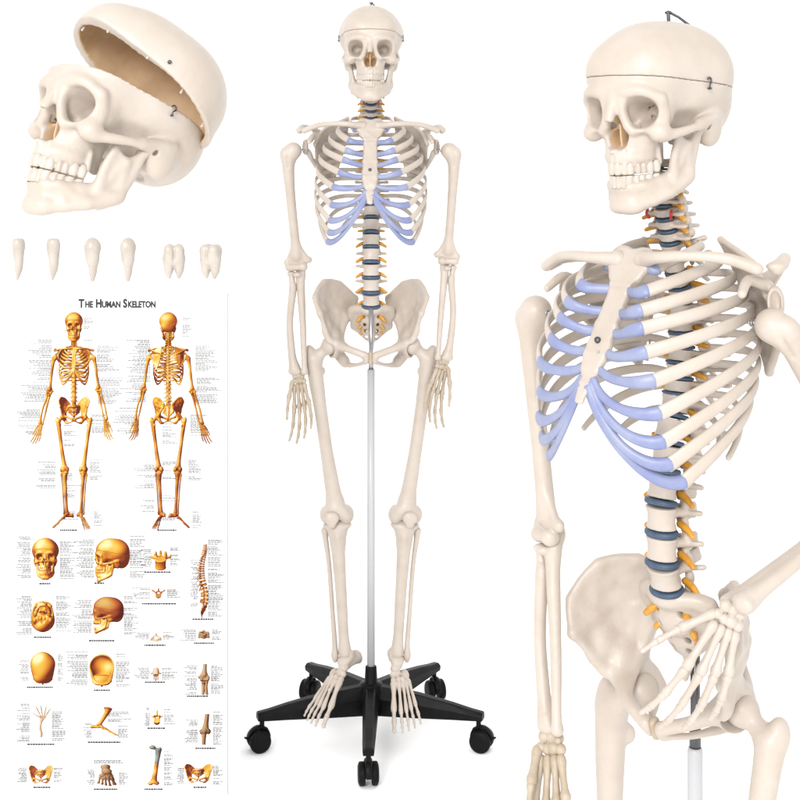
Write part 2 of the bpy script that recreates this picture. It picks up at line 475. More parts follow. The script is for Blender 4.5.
def radius():
    f = Fld((-14, -26, -268), (42, 24, 0), 1.6)
    f.ell((14, -2, -13), (11.5, 11.5, 6), 1); f.tube([(14, -2, -18), (12, -3, -34), (10, -4, -52), (19, -4, -130), (15, -2, -205), (9, 0, -240)], [8, 7.6, 9.6, 8.4, 9.5, 14.5], 4)
    f.ell((8, 0, -247), (18, 11, 9), 6)
    return f.mesh('radius', mirror=True)
FEM, TIB, FIB, HUM, ULN, RAD = femur(), tibia(), fibula(), humerus(), ulna(), radius()
_p = Fld((-26, -14, -28), (26, 14, 28), 1.6); _p.ell((0, 0, 3), (20, 9, 17), 1); _p.ell((0, 1, -12), (11, 7, 12), 6); PAT = _p.mesh('patella')

def clavicle():
    f = Fld((-6, -110, 1460), (215, 30, 1545), 1.7)
    f.tube([(20, -55, 1508), (55, -72, 1512), (95, -62, 1513), (132, -42, 1508), (163, -30, 1496)], [10.5, 7.2, 6.4, 7, 7.5], 2)
    f.ell((17, -54, 1507), (9, 11, 12), 5)
    return f.mesh('clavicle', mirror=True)
def scapula():
    f = Fld((30, -75, 1335), (215, 115, 1550), 1.8)
    sup = (60, 48, 1527); root = (66, 78, 1468); inf = (100, 76, 1362); gl = (163, 4, 1455); mid = (108, 66, 1450); lat = (138, 42, 1405); neck = (140, 22, 1462); notch = (118, 28, 1500)
    ring = [sup, root, inf, lat, neck, notch]
    for i in range(6): f.tri(mid, ring[i], ring[(i + 1) % 6], 2.4, 4)
    f.tube([inf, lat, (156, 14, 1442)], [5, 5, 8], 5); f.tube([sup, root, inf], [3.4, 3.4, 4.5], 4); f.tube([sup, notch, neck], [3.4, 3.4, 6], 4)
    f.ell(gl, (8, 14, 20), 6); f.ell((166, -2, 1455), (5, 9, 14), 2, mode='s')
    f.tube([(72, 80, 1470), (110, 76, 1484), (148, 46, 1501), (171, 14, 1504), (176, -10, 1495)], [3.5, 5, 6, 8, 7.5], 4)
    f.tri((72, 78, 1468), (150, 56, 1500), (140, 34, 1470), 2.4, 4); f.ell((174, -6, 1498), (12, 15, 5.5), 5)
    f.tube([(150, 8, 1474), (144, -20, 1482), (150, -44, 1468)], [8, 6.5, 5.5], 5)
    return f.mesh('scapula', mirror=True)
CLA, SCA = clavicle(), scapula()

def sternum():
    f = Fld((-42, -14, -212), (42, 16, 14), 1.5)
    prof = [(0, 20), (-10, 28), (-22, 25), (-48, 14), (-56, 10), (-100, 12), (-138, 13), (-158, 9), (-176, 6), (-198, 3)]
    for i in range(len(prof) - 1):
        (z0, w0), (z1, w1) = prof[i], prof[i + 1]; th = 5.5 if z1 > -160 else 3
        f.tri((-w0, 0, z0), (w0, 0, z0), (w1, 0, z1), th, 3); f.tri((-w0, 0, z0), (-w1, 0, z1), (w1, 0, z1), th, 3)
    f.ell((0, 0, 7), (9, 12, 6), 3, mode='s')
    for s in S2:
        for z in (-48, -72, -95, -117, -137, -152): f.ell((s * 22, 0, z), (6, 9, 6), 3, mode='s')
    f.tube([(-16, -7, -51), (16, -7, -51)], 1.2, 2, mode='s')
    return f.mesh('sternum')
STE = sternum()

def vertebra(kind):
    f = Fld((-58, -30, -44), (58, 84, 34), 1.6 if kind != 'c' else 1.3)
    rx, ry, h = {'l': (23, 17, 29), 't': (15, 14, 20), 'c': (11, 9, 14)}[kind]
    def body(P):
        w = 1 - .17 * (1 - np.clip(abs(P[2] + 1) / (h / 2), 0, 1) ** 2.6)
        q = np.sqrt((P[0] / (rx * w)) ** 2 + (P[1] / (ry * w)) ** 2)
        return np.maximum((q - 1) * min(rx, ry), abs(P[2]) - h / 2 + 1)
    f.op(body, (-rx, -ry, -h / 2), (rx, ry, h / 2), 2)
    if kind == 'l':
        for s in S2:
            f.tube([(s * 13, 12, 6), (s * 15, 25, 4), (0, 38, -2)], [6, 5.5, 6], 4); f.tube([(s * 14, 24, 4), (s * 30, 28, 5), (s * 37, 32, 5)], [5, 3.8, 3.6], 4)
            f.ell((s * 14, 30, -13), (6, 6, 11), 4); f.ell((s * 18, 28, 13), (6, 6, 10), 4)
        f.tri((0, 38, 5), (0, 38, -12), (0, 68, -8), 4, 4); f.tri((0, 38, 5), (0, 68, 2), (0, 68, -10), 4.2, 4)
    elif kind == 't':
        for s in S2:
            f.tube([(s * 9, 10, 4), (s * 12, 20, 4), (0, 32, -2)], [5, 4.5, 5], 4); f.tube([(s * 12, 20, 4), (s * 24, 30, 6), (s * 31, 36, 7)], [4.6, 4, 5], 4)
            f.ell((s * 10, 24, 0), (5, 4, 13), 4)
        f.tube([(0, 32, -2), (0, 48, -16), (0, 60, -32)], [5, 4, 3.5], 4)
    else:
        for s in S2:
            f.tube([(s * 7, 6, 1), (s * 16, 12, 0), (0, 30, 0)], [4.5, 5, 4], 4); f.tube([(s * 8, -1, -1), (s * 22, 2, -3)], [3.2, 3.5], 3)
            f.ell((s * 17, 12, 0), (6, 7, 8), 4); f.ell((s * 15, 3, 0), 2.6, 1, mode='s')
            f.tube([(0, 30, 0), (s * 4, 44, -7)], [4, 3], 3)
    f.tube([(0, ry + {'l': 8, 't': 7, 'c': 8}[kind], -40), (0, ry + {'l': 8, 't': 7, 'c': 8}[kind], 40)], {'l': 9, 't': 7.5, 'c': 8}[kind], 2, mode='s')
    return f.mesh('vertebra')
VER = {k: vertebra(k) for k in 'ltc'}
def sacrum():
    f = Fld((-64, -24, -132), (64, 90, 22), 1.8)
    f.ell((0, 4, -8), (25, 17, 13), 2); f.ell((0, 20, -32), (30, 18, 26), 12); f.ell((0, 38, -62), (24, 14, 24), 12)
    f.tube([(0, 46, -80), (0, 48, -98), (0, 40, -118)], [11, 7, 4], 8)
    for s in S2:
        f.tri((s * 15, 8, -6), (s * 50, 24, -8), (s * 44, 44, -52), 8, 8); f.tri((s * 15, 8, -6), (s * 44, 44, -52), (s * 12, 44, -80), 8, 8)
        f.tube([(s * 20, 4, -4), (s * 42, 18, -6), (s * 52, 30, -22)], [8, 10, 9], 8)
        for y, z in ((4, -24), (20, -44), (34, -62), (42, -78)):
            f.tube([(s * (19 - (z + 24) * -.12), y - 14, z), (s * (18 - (z + 24) * -.12), y + 40, z)], 4.2, 3, mode='s')
        f.ell((s * 15, 28, 6), (6, 6, 10), 5)
    f.tube([(0, 36, -6), (0, 52, -40), (0, 56, -70)], [5, 5, 4], 6)
    return f.mesh('sacrum')
SAC = sacrum()
def hip():
    f = Fld((-4, -86, -108), (158, 104, 172), 1.9)
    ASIS = (124, -46, 84); T = (138, -22, 122); TP = (118, 24, 155); C = (80, 64, 146); PS = (42, 84, 106); PI = (46, 76, 74)
    Fo = (108, 30, 92); SI = (56, 56, 66); N = (88, 18, 34); AI = (112, -32, 36); M2 = (120, -8, 78)
    ring = [ASIS, T, TP, C, PS, PI, SI, N, M2]
    for i in range(len(ring)):
        a, b = Vector(ring[i]), Vector(ring[(i + 1) % len(ring)]); c = Vector(Fo); ctr = Vector((92, 26, 92))
        # bowl: the middle ring sinks outward like a shallow dish
        ma, mb_ = a.lerp(c, .5) + Vector((2, 1, 0)), b.lerp(c, .5) + Vector((2, 1, 0))
        f.tri(a, b, ma, 4.2, 9); f.tri(b, mb_, ma, 4.2, 9); f.tri(ma, mb_, c, 4.2, 9)
    f.tri(ASIS, M2, AI, 4, 8); f.tri(M2, AI, N, 5, 8)
    f.tube([ASIS, T, TP, C, PS], [6.5, 6.5, 6.5, 6.5, 8], 5); f.tube([ASIS, (115, -38, 58), AI, (100, -26, 12)], [6, 5, 8, 10], 7)
    f.tube([SI, (68, 36, 40), (72, 10, 12), (60, -28, 2)], [8, 7, 7, 6], 8); f.tube([PS, PI, (70, 54, 42), (86, 34, 8)], [8, 7, 7, 12], 8)
    f.ell((92, 6, 12), (19, 24, 28), 10); f.ell((106, -8, 44), (8, 14, 18), 12); f.ell((94, 2, -2), (21, 32, 32), 8)
    f.tube([(84, -18, 4), (52, -44, -4), (14, -58, -16)], [13, 10, 10], 8); f.ell((10, -56, -24), (8, 9.5, 16), 6)
    f.tube([(12, -52, -34), (34, -28, -44), (54, 2, -50)], [6.5, 6, 8], 6); f.tube([(86, 22, -10), (78, 32, -32), (63, 16, -48)], [17, 15, 12], 8)
    f.ell((66, 26, -44), (13, 16, 14), 7)
    f.ell((107, -8, -2), (26, 26, 26), 3, mode='s')
    return f.mesh('hip_bone', mirror=True, it=30)
HIP = hip()

def carpals():
    f = Fld((-26, -16, -40), (26, 16, 6), 1.1)
    for x, y, z, a in ((10, 0, -4, 8), (0, 1, -4, 8), (-11, 1, -6, 7), (-14, -6, -9, 4.5), (14, -2, -17, 6.5), (5, 0, -19, 7), (-4, 1, -18, 8.5), (-14, 1, -19, 7.5)):
        f.ell((x, y, z), (a * 1.0, a * .9, a * 1.02), .6)
    return f.mesh('wrist_bones', mirror=True)
CAR = carpals()
def bone_seg(mb, a, b, r0, rm, r1):
    a = Vector(a); b = Vector(b)
    P = [a.lerp(b, t) for t in (.06, .14, .28, .5, .74, .88, .95)]
    mb.tube(P, [r0 * .92, r0, rm * 1.15, rm, rm * 1.1, r1, r1 * .95], n=12, res=2)
def hand_parts(side, spread=(10, 3, -4, -12), curl=(14, 20, 14), thumb=(.62, -.35, -.7), tcurl=10):
    """five finger meshes in mm->m; fingers along -Z, palm faces -Y, thumb to +X*side"""
    out = []
    bx = [14, 4, -6, -15]; ml = [64, 62, 56, 51]; pl = [(40, 24, 17), (44, 28, 18), (41, 26, 18), (32, 19, 16)]
    for i in range(4):
        mb = MB(); a = R(spread[i]); d = Vector((math.sin(a), 0, -math.cos(a))); ax = Vector((math.cos(a), 0, math.sin(a)))
        p = Vector((bx[i], 0, -27)); q = p + d * ml[i]; bone_seg(mb, p, q, 6.8, 4.5, 7.0)
        c = curl[i] if isinstance(curl[0], (tuple, list)) else curl
        ang = 0
        for j in range(3):
            ang += c[j]; dd = Matrix.Rotation(-R(ang), 3, ax) @ d if True else d
            if dd.y > 0 and ang > 0: dd = Matrix.Rotation(R(ang), 3, ax) @ d
            p = q + dd * .8; q = p + dd * pl[i][j]
            r = (6.2, 5.4, 4.5)[j]; bone_seg(mb, p, q, r, (4.2, 3.6, 3.0)[j], (5.5, 4.7, 3.3)[j])
        out.append(mb)
    mb = MB(); p = Vector((17, -4, -18)); d = Vector(thumb).normalized(); q = p + d * 44; bone_seg(mb, p, q, 7.2, 5.2, 7.2)
    ax = d.cross(Vector((0, -1, 0))).normalized(); ang = 0
    for j in range(2):
        ang += tcurl; dd = Matrix.Rotation(-R(ang), 3, ax) @ d
        p = q + dd * .8; q = p + dd * (31, 23)[j]; bone_seg(mb, p, q, (5.8, 4.8)[j], (3.8, 3)[j], (5, 3.4)[j])
    out.append(mb)
    res = []
    for mb in out:
        mb.v = [(x * .001 * side, y * .001, z * .001) for x, y, z in mb.v]
        if side < 0: mb.f = [tuple(reversed(q)) for q in mb.f]
        res.append(mb.mesh('finger'))
    return res
def foot():
    f = Fld((-36, -130, -66), (42, 58, 12), 1.7)
    f.ell((0, -2, -9), (17, 23, 12), 2); f.tube([(1, -6, -22), (3, 14, -28), (4, 36, -34)], [13, 13, 16], 6); f.ell((4, 42, -44), (12, 9, 12), 6)
    f.ell((-7, -24, -16), (12, 12, 10), 5); f.ell((-9, -37, -20), (14, 7.5, 10), 1.5); f.ell((13, -34, -28), (11, 15, 10), 2)
    for x, z, r in ((-16, -25, 8.5), (-5, -21, 7.5), (5, -22, 7.5)): f.ell((x, -50, z), (r * .75, r * 1.1, r), 1.2)
    mt = [(-17, -58, -27, -25, -108, -46, 7.5), (-6, -60, -23, -11, -118, -45, 5.3), (4, -58, -25, 2, -114, -45, 5), (12, -54, -28, 14, -108, -46, 5), (20, -48, -32, 26, -98, -47, 5.2)]
    for a in mt: f.tube([a[:3], [(a[i] + a[i + 3]) / 2 + (2 if i == 2 else 0) for i in range(3)], a[3:6]], [a[6] * 1.05, a[6] * .66, a[6]], 1.2)
    me = f.mesh('foot', mirror=True); toes = ([], [])
    for i, a in enumerate(mt):
        for si, s in enumerate((1, -1)):
            mb = MB(); p = Vector(a[3:6]); d = (Vector(a[3:6]) - Vector(a[:3])).normalized(); d.z = -.22; d.normalize()
            for j, L in enumerate((30, 22) if i == 0 else (25, 12, 10)):
                d2 = Vector((d.x, d.y, d.z - .18 * j)).normalized(); q = p + d2 * L; r = a[6] * (.92, .8, .62)[j]
                bone_seg(mb, p + d2, q, r, r * .62, r * .85); p = q
            mb.v = [(x * .001 * s, y * .001, z * .001) for x, y, z in mb.v]
            if s < 0: mb.f = [tuple(reversed(q)) for q in mb.f]
            toes[si].append(mb.mesh('toe'))
    return me, toes
FOOT, TOES = foot()

# ------------------------------------------------------------------ skeleton assembly
def align(org, target, ref_local, roll=0., k=1.0, origin_local=(0, 0, 0)):
    """matrix carrying the local segment 0->ref_local onto org->target, scaled; roll about the segment (deg)"""
    a = Vector(ref_local); b = Vector(target) - Vector(org)
    s = b.length / a.length * k
    q = a.rotation_difference(b)
    M = Matrix.Translation(org) @ Matrix.Rotation(R(roll), 4, b.normalized()) @ q.to_matrix().to_4x4() @ Matrix.Scale(s, 4)
    return M
DZ = [1.645 - .0167 * i for i in range(1, 8)] + [1.528 - .0219 * i for i in range(1, 11)] + [1.278, 1.242, 1.2075, 1.17, 1.1325, 1.095, 1.06]
def spine_y(z): return float(np.interp(z, [1.06, 1.095, 1.17, 1.242, 1.309, 1.38, 1.45, 1.528, 1.58, 1.65], [.016, .006, .004, .018, .038, .046, .044, .022, .006, .008]))
def lerp(a, b, t): return a + (b - a) * t

def build_axial(root, zm, skull_M, shrot=(0, 0), pelvis=None):
    # skull
    build_skull(root, skull_M)
    top = 1.645
    for i, z in enumerate(DZ):
        a, b = zm(top), zm(z); zc = (a + b) / 2; h = a - b
        y0 = spine_y(a), spine_y(b); yc = (spine_y(top) + spine_y(z)) / 2
        tilt = math.atan2(spine_y(top) - spine_y(z), h)
        kind = 'c' if i < 7 else ('t' if i < 19 else 'l')
        bh = {'c': 14, 't': 20, 'l': 29}[kind] * .001
        if kind == 'c': wk = .95 + .05 * i
        elif kind == 't': wk = .92 + .045 * (i - 7)
        else: wk = .95 + .02 * (i - 19)
        if kind == 'c': hk = h * .80 / bh
        else: hk = h * .80 / bh
        M = Matrix.Translation((0, yc, zc)) @ Matrix.Rotation(-tilt, 4, 'X') @ Matrix.Diagonal((wk, wk, hk, 1))
        link('vertebra', VER[kind], BONE, root, M)
        # disc below
        rx, ry = {'c': (.0115, .0095), 't': (.0152, .0142), 'l': (.0232, .0172)}[kind]
        mb = MB(); n = 5; dh = h * (.095 if kind != 'c' else .11)
        mb.lathe([(.5, -dh), (.93, -dh), (1.0, -dh * .6), (1.015, 0), (1.0, dh * .6), (.93, dh), (.5, dh)], Matrix.Diagonal((rx * wk * 1.01, ry * wk * 1.01, 1, 1)))
        link('intervertebral_disc', mb.mesh('disc'), DISC, root, Matrix.Translation((0, spine_y(z), b)) @ Matrix.Rotation(-tilt, 4, 'X'))
        # nerve roots either side
        for s in S2:
            mb = MB()
            if kind == 'c':
                L = .032; r = .0036
                mb.tube([(s * .008, spine_y(z) + .008, b + .003), (s * .020, spine_y(z) + .004, b + .004), (s * L, spine_y(z) - .002, b - .001)], [r, r * 1.1, r * .7], n=8, res=3)
            elif kind == 't':
                mb.tube([(s * .008, spine_y(z) + .016, b + .005), (s * .020, spine_y(z) + .014, b + .004), (s * .032, spine_y(z) + .012, b + .003)], [.0036, .0036, .0028], n=8, res=3)
            else:
                mb.tube([(s * .012, spine_y(z) + .022, b + .009), (s * .024, spine_y(z) + .019, b + .006), (s * .036, spine_y(z) + .016, b - .001)], [.0048, .0048, .0034], n=8, res=3)
            link('nerve_root', mb.mesh('nerve'), NERVE, root)
        top = z
    for s in S2:
        for z in (1.628, 1.6, 1.562):
            mb = MB(); mb.tube([(s * .017, .002, zm(z)), (s * .019, -.001, zm(z) + .005), (s * .0185, .001, zm(z) + .010)], .0019, n=8, res=3)
            link('artery', mb.mesh('artery'), ARTERY, root)
    # sternum
    st0 = Vector((0, -.047, zm(1.520))); st1 = Vector((0, -.152, zm(1.325)))
    M = align(st0, st1, (0, 0, -.198)); link('sternum', STE, BONE, root, M)
    for t in (.62,):
        p = st0.lerp(st1, t); mb = MB(); mb.lathe([(.0001, .004), (.0032, .0035), (.004, .002), (.004, -.004)], n=16)
        nrm = (st1 - st0).cross(Vector((1, 0, 0))).normalized(); nrm = nrm if nrm.y < 0 else -nrm
        link('screw', mb.mesh('screw'), DARK, root, Matrix.Translation(p + nrm * .0065) @ Vector((0, 0, 1)).rotation_difference(nrm).to_matrix().to_4x4())
    ste = lambda t, s, w: st0.lerp(st1, t) + Vector((s * w, 0, 0))
    # ribs
    W = [.052, .082, .102, .116, .126, .132, .136, .137, .135, .128, .112, .085]
    XE = [.036, .049, .054, .060, .070, .085, .090, .094, .097, .102]
    YE = [-.056, -.092, -.110, -.116, -.122, -.126, -.121, -.119, -.110, -.090]
    ZE = [1.497, 1.471, 1.447, 1.425, 1.395, 1.360, 1.317, 1.280, 1.250, 1.226]
    FY = [-.052, -.082, -.103, -.118, -.128, -.133, -.133, -.126, -.112, -.092, 0, 0]   # front depth of the curve
    drop = [.030, .045, .058, .070, .080, .090, .100, .104, .106, .104, .055, .03]
    the = [148, 150, 152, 150, 147, 143, 139, 134, 128, 121, 88, 62]
    ends = {}
    for i in range(12):
        zt = DZ[6 + i] if i < 12 else 0
        z0 = zm(DZ[6 + i]) - (0.004 if i else .006) + .004
        yb = spine_y(DZ[6 + i]) + .022
        for s in S2:
            path = []; hint = []; rt = []; rn = []
            n = 22
            ybk = yb + [.010, .016, .022, .028, .03, .03, .03, .028, .026, .022, .018, .010][i]
            fy = FY[i] if i < 10 else -.11
            cy = (ybk + fy) / 2; hy = (ybk - fy) / 2
            te = the[i]; dr = drop[i]
            if i < 10:
                te = 180 - math.degrees(math.asin((XE[i] / W[i]) ** (1 / .82)))
                hy = (ybk - YE[i]) / (1 - math.cos(R(te))); cy = ybk - hy; dr = z0 - zm(ZE[i])
            for j in range(n + 1):
                u = j / n; th = R(lerp(12, te, u))
                x = W[i] * (math.sin(th) ** .82)
                y = cy + hy * math.cos(th)
                # neck of the rib curls in to the vertebra
                if u < .12:
                    w = (1 - u / .12); x = lerp(x, .018, w * w); y = lerp(y, yb - .006, w)
                z = z0 - dr * (u ** (2.0 if i < 10 else 1.5)) + .004 * math.sin(u * math.pi)
                path.append((s * x, y, z))
                hint.append(Vector((s * x * 1.1, (y - cy) * (W[i] / hy), .012 + .25 * abs(x) * (0 if i > 1 else 3))).normalized())
                hgt = .0070 if 1 <= i <= 9 else .0058
                hgt = lerp(.0050, hgt * 1.12, min(1, u * 1.6)) if u < .75 else hgt * lerp(1.12, 1.22, (u - .75) * 4)
                if i >= 10: hgt *= lerp(1, .6, max(0, u - .6) / .4)
                rt.append(.0034 if i else .003); rn.append(hgt)
            mb = MB(); mb.tube(path, rt, rn, n=12, hint=hint, res=2)
            me = mb.mesh('rib'); ob = link('rib', me, BONE, root)
            ends[(i, s)] = (Vector(path[-1]), (Vector(path[-1]) - Vector(path[-3])).normalized(), ob, hint[-1])
    ta = [.09, .27, .42, .55, .68, .79, .86, .885, .90, .91]
    wa = [.024, .010, .010, .011, .012, .011, .009, .007, .006, .005]
    for i in range(10):
        for s in S2:
            e, d, ob, h0 = ends[(i, s)]
            fwd = Vector((s * .25, -1, .1)).normalized()
            t = ste(ta[i], s, wa[i]); L = (t - e).length
            dd = Vector((d.x, d.y, d.z * (.6 if i < 5 else .25)))
            P1 = e + dd * L * (.36 if i < 6 else .30)
            up = [0, 0, -.001, -.003, -.006, -.012, -.030, -.046, -.058, -.066][i]
            P2 = t + Vector((s * L * (.34 if i < 6 else .20), -.003, up))
            pts = []; hh = []
            for j in range(13):
                u = j / 12; q = (e - d * .004) * (1 - u) ** 3 + P1 * 3 * u * (1 - u) ** 2 + P2 * 3 * u * u * (1 - u) + t * u ** 3
                pts.append(q); hh.append(h0.lerp(fwd, min(1, u * 1.6)))
            r = .0066 if i < 5 else .0066 - .0002 * (i - 4)
            r1 = [lerp(.0089, r * .95, min(1, j / 6)) for j in range(13)]
            mb = MB(); mb.tube(pts, [lerp(.0046, .004, j / 12) for j in range(13)], r1, n=12, hint=hh, res=2)
            link('costal_cartilage', mb.mesh('cartilage'), CART, ob)
    for si, s in enumerate(S2[::-1]):
        pv_ = Vector((0, -.05, 1.508))
        Ms = Matrix.Translation((0, 0, zm(1.508) - 1.508)) @ Matrix.Translation(pv_) @ Matrix.Rotation(R(-s * shrot[si]), 4, 'Y') @ Matrix.Translation(-pv_)
        link('clavicle', CLA[si], BONE, root, Ms)
        link('scapula', SCA[si], BONE, root, Ms)
    # pelvis
    link('sacrum', SAC, BONE, root, Matrix.Translation((0, .014, zm(1.06) - .004)))
    Mp = pelvis or Matrix.Translation((0, 0, zm(.965)))
    for si in (0, 1): link('hip_bone', HIP[si], BONE, root, Mp)
    mb = MB(); mb.tube([(0, -.055, -.012), (0, -.055, -.034)], .008, .006, hint=(0, 1, 0)); link('pubic_joint', mb.mesh('pj'), BONE2, root, Mp)
    for s in S2:
        for y, z, x in ((0.012, -.030, .024), (.028, -.050, .020), (.040, -.064, .016)):
            mb = MB(); b = zm(1.06)
            mb.tube([(s * (x - .004), .018 + y, b + z + .004), (s * (x + .003), .010 + y, b + z - .001), (s * (x + .010), .006 + y, b + z - .008)], [.0058, .0054, .004], n=8, res=3)
            link('nerve_root', mb.mesh('nerve'), NERVE, root)

def build_arm(root, side, sh, el, wr, hdir, hroll, hm=BONE, roll=0, froll=0, sc=1.0, hand_kw={}, hsc=1.0):
    """joints in skeleton space; side +1 = skeleton's left"""
    si = 0 if side > 0 else 1
    sh, el, wr, hdir = Vector(sh), Vector(el), Vector(wr), Vector(hdir)
    link('humerus', HUM[si], BONE, root, align(sh, el, (0, 0, -.303), roll))
    Mf = align(el, wr, (0, 0, -.252), froll)
    link('ulna', ULN[si], BONE, root, Mf); link('radius', RAD[si], BONE, root, Mf)
    H = align(wr, wr + hdir.normalized(), (0, 0, -1.0), hroll) @ Matrix.Scale(hsc, 4)
    h = link('hand', CAR[si], BONE, root, H); h.material_slots[0].link = 'OBJECT'; h.material_slots[0].material = hm
    for me in hand_parts(side, **hand_kw): link('finger', me, hm, h)
    # shoulder spring
    mb = MB(); a = sh + Vector((-side * .036, 0, .0)); b = sh + Vector((-side * .014, -.002, .002))
    pts = [a.lerp(b, t / 24) + Vector((0, .004 * math.cos(t * 1.57), .004 * math.sin(t * 1.57))) for t in range(25)]
    mb.tube(pts, .0009, n=6, res=2); link('joint_spring', mb.mesh('spring'), STEEL, root)
    mb = MB(); mb.tube([wr + Vector((-.012 * side, 0, .0)), wr + Vector((.012 * side, 0, 0))], .0022, n=8); link('joint_wire', mb.mesh('wire'), DARK, root)
    return h
def build_leg(root, side, hp, kn, an, toe, full=True, roll=0, froll=0):
    si = 0 if side > 0 else 1
    link('femur', FEM[si], BONE, root, align(hp, kn, (.008 * side, 0, -.420), roll))
    if not full: return
    Mt = align(Vector(kn) + Vector((0, 0, -.004)), an, (-.004 * side, 0, -.352), roll)
    link('tibia', TIB[si], BONE, root, Mt); link('fibula', FIB[si], BONE, root, Mt)
    link('patella', PAT, BONE, root, Mt @ Matrix.Translation((.012 * side, -.036, .016)))
    d = (Vector(toe) - Vector(an)); d.normalize()
    up = Vector((0, -1, 0)).cross(Vector((1, 0, 0)))
    Yf = -d; X = Vector((0, 0, 1)).cross(-Yf).normalized() * -1
    X = Yf.cross(Vector((0, 0, 1))).normalized(); Z = X.cross(Yf).normalized()
    Rm = Matrix((X, Yf, Z)).transposed().to_4x4()
    Rm = Matrix.Rotation(R(froll), 4, d) @ Rm
    f = link('foot', FOOT[si], BONE, root, Matrix.Translation(an) @ Rm @ Matrix.Scale(1.08, 4))
    for me in TOES[si]: link('toe', me, BONE, f)

# ================================================================== full skeleton
X0 = (371 - 400) * 3.5 / F_PX
root1 = empty('skeleton_model', 'complete cream skeleton standing upright in the middle on a black wheeled base, facing forward', 'skeleton',
              Matrix.Translation((X0, 3.5, 0)))
def L1(px, py, y=0.0): 
    return U(px, py, 3.5 + y) - Vector((X0, 3.5, 0))
build_axial(root1, lambda z: z, Matrix.Translation((0, -.012, 1.7165)) @ Matrix.Scale(1.1, 4))
build_arm(root1, -1, L1(291, 151, -.01), L1(297, 268, .0), L1(298, 374, -.02), L1(305, 440, -.04) - L1(298, 374, -.02), 22, roll=0, froll=25, hsc=.94, hm=BONE2,
          hand_kw=dict(spread=(7, 2, -3, -9), curl=(10, 16, 12), thumb=(.12, -.42, -.9)))
build_arm(root1, 1, L1(451, 151, -.01), L1(448, 262, .0), L1(444, 360, -.02), L1(429, 430, -.05) - L1(447, 362, -.02), -35, roll=0, froll=-25, hsc=.94, hm=BONE2,
          hand_kw=dict(spread=(8, 2, -4, -10), curl=(10, 16, 12), thumb=(.12, -.42, -.9)))
build_leg(root1, -1, L1(331, 345), L1(337, 520), L1(345, 655), L1(306, 700, -.13), froll=0)
build_leg(root1, 1, L1(411, 345), L1(405, 520), L1(397, 655), L1(411, 708, -.14), froll=0)

# rolling stand
stand = empty('rolling_stand', 'black five-legged caster base with a white pole, under the complete skeleton', 'stand', Matrix.Translation((X0, 3.5, 0)))
mb = MB(); mb.lathe([(.0095, .16), (.0095, .905)], n=32)
link('pole_sleeve', mb.mesh('sleeve'), SLEEVE, stand)
mb = MB(); mb.lathe([(.0052, .90), (.0052, 1.055)], n=24); mb.lathe([(.0065, .90), (.0068, .935), (.0052, .94)], n=24)
link('pole_rod', mb.mesh('rod'), STEEL, stand)
mb = MB(); mb.lathe([(.030, .070), (.034, .078), (.034, .115), (.028, .128), (.016, .132), (.014, .17), (.0115, .172)], n=40)
hub = link('hub', mb.mesh('hub'), BLACK, stand); bevelled(hub, .0015)
RB = .275
def leg_mesh():
    mb = MB()
    secs = [(.012, .020, .055, .128), (.12, .018, .062, .119), (.21, .0158, .069, .106), (RB - .018, .0148, .072, .097), (RB + .012, .0138, .074, .093)]
    v = []
    for r, w, z0, z1 in secs:
        v += [(-w * .9, -r, z0), (-w, -r, z0 + (z1 - z0) * .6), (-w * .55, -r, z1), (w * .55, -r, z1), (w, -r, z0 + (z1 - z0) * .6), (w * .9, -r, z0)]
    f = []
    for i in range(len(secs) - 1):
        for k in range(6): f.append((i * 6 + k, i * 6 + (k + 1) % 6, (i + 1) * 6 + (k + 1) % 6, (i + 1) * 6 + k))
    f.append((0, 1, 2, 3, 4, 5)[::-1]); m = (len(secs) - 1) * 6; f.append(tuple(m + k for k in range(6)))
    mb.add(v, f); return mb.mesh('leg', smooth=False)
def caster_meshes():
    hood = MB()
    hood.tube([(0, 0, .078), (0, 0, .05)], .006, n=14)
    pts = [(0, .026 * math.cos(R(a)) + .008, .030 + .028 * math.sin(R(a))) for a in range(-5, 186, 19)]
    hood.tube(pts, [.0035] * len(pts), [.009] * len(pts), n=8, hint=(0, 0, 1), res=2)
    hood.tube([(0, .030, .03), (0, .042, .036)], [.003, .002], [.008, .005], n=8, hint=(0, 0, 1))
    hood.box((-.006, -.014, .022), (.006, .028, .052))
    wh = MB()
    Mx = Matrix.Translation((0, .008, .0265)) @ Matrix.Rotation(R(90), 4, 'Y')
    for s in S2:
        a = [(.008, s * .0235), (.018, s * .024), (.0245, s * .0215), (.0262, s * .019), (.0262, s * .010), (.0240, s * .0075), (.006, s * .0075)]
        if s > 0: a = a[::-1]
        wh.lathe(a, Mx, 36)
    return hood.mesh('hood'), wh.mesh('wheel')
LEGM = leg_mesh(); HOOD, WHEEL = caster_meshes()
for i in range(5):
    a = R(72 * i)
    l = link('leg', LEGM, BLACK, stand, Matrix.Rotation(a, 4, 'Z')); bevelled(l, .0022)
    p = Matrix.Rotation(a, 4, 'Z') @ Vector((0, -RB, 0))
    c = link('caster', HOOD, BLACK, stand, Matrix.Translation(p) @ Matrix.Rotation(R([180, 250, 200, 160, 110][i] if i else 5), 4, 'Z'))
    w = link('wheel', WHEEL, TYRE, c); bevelled(w, .001)

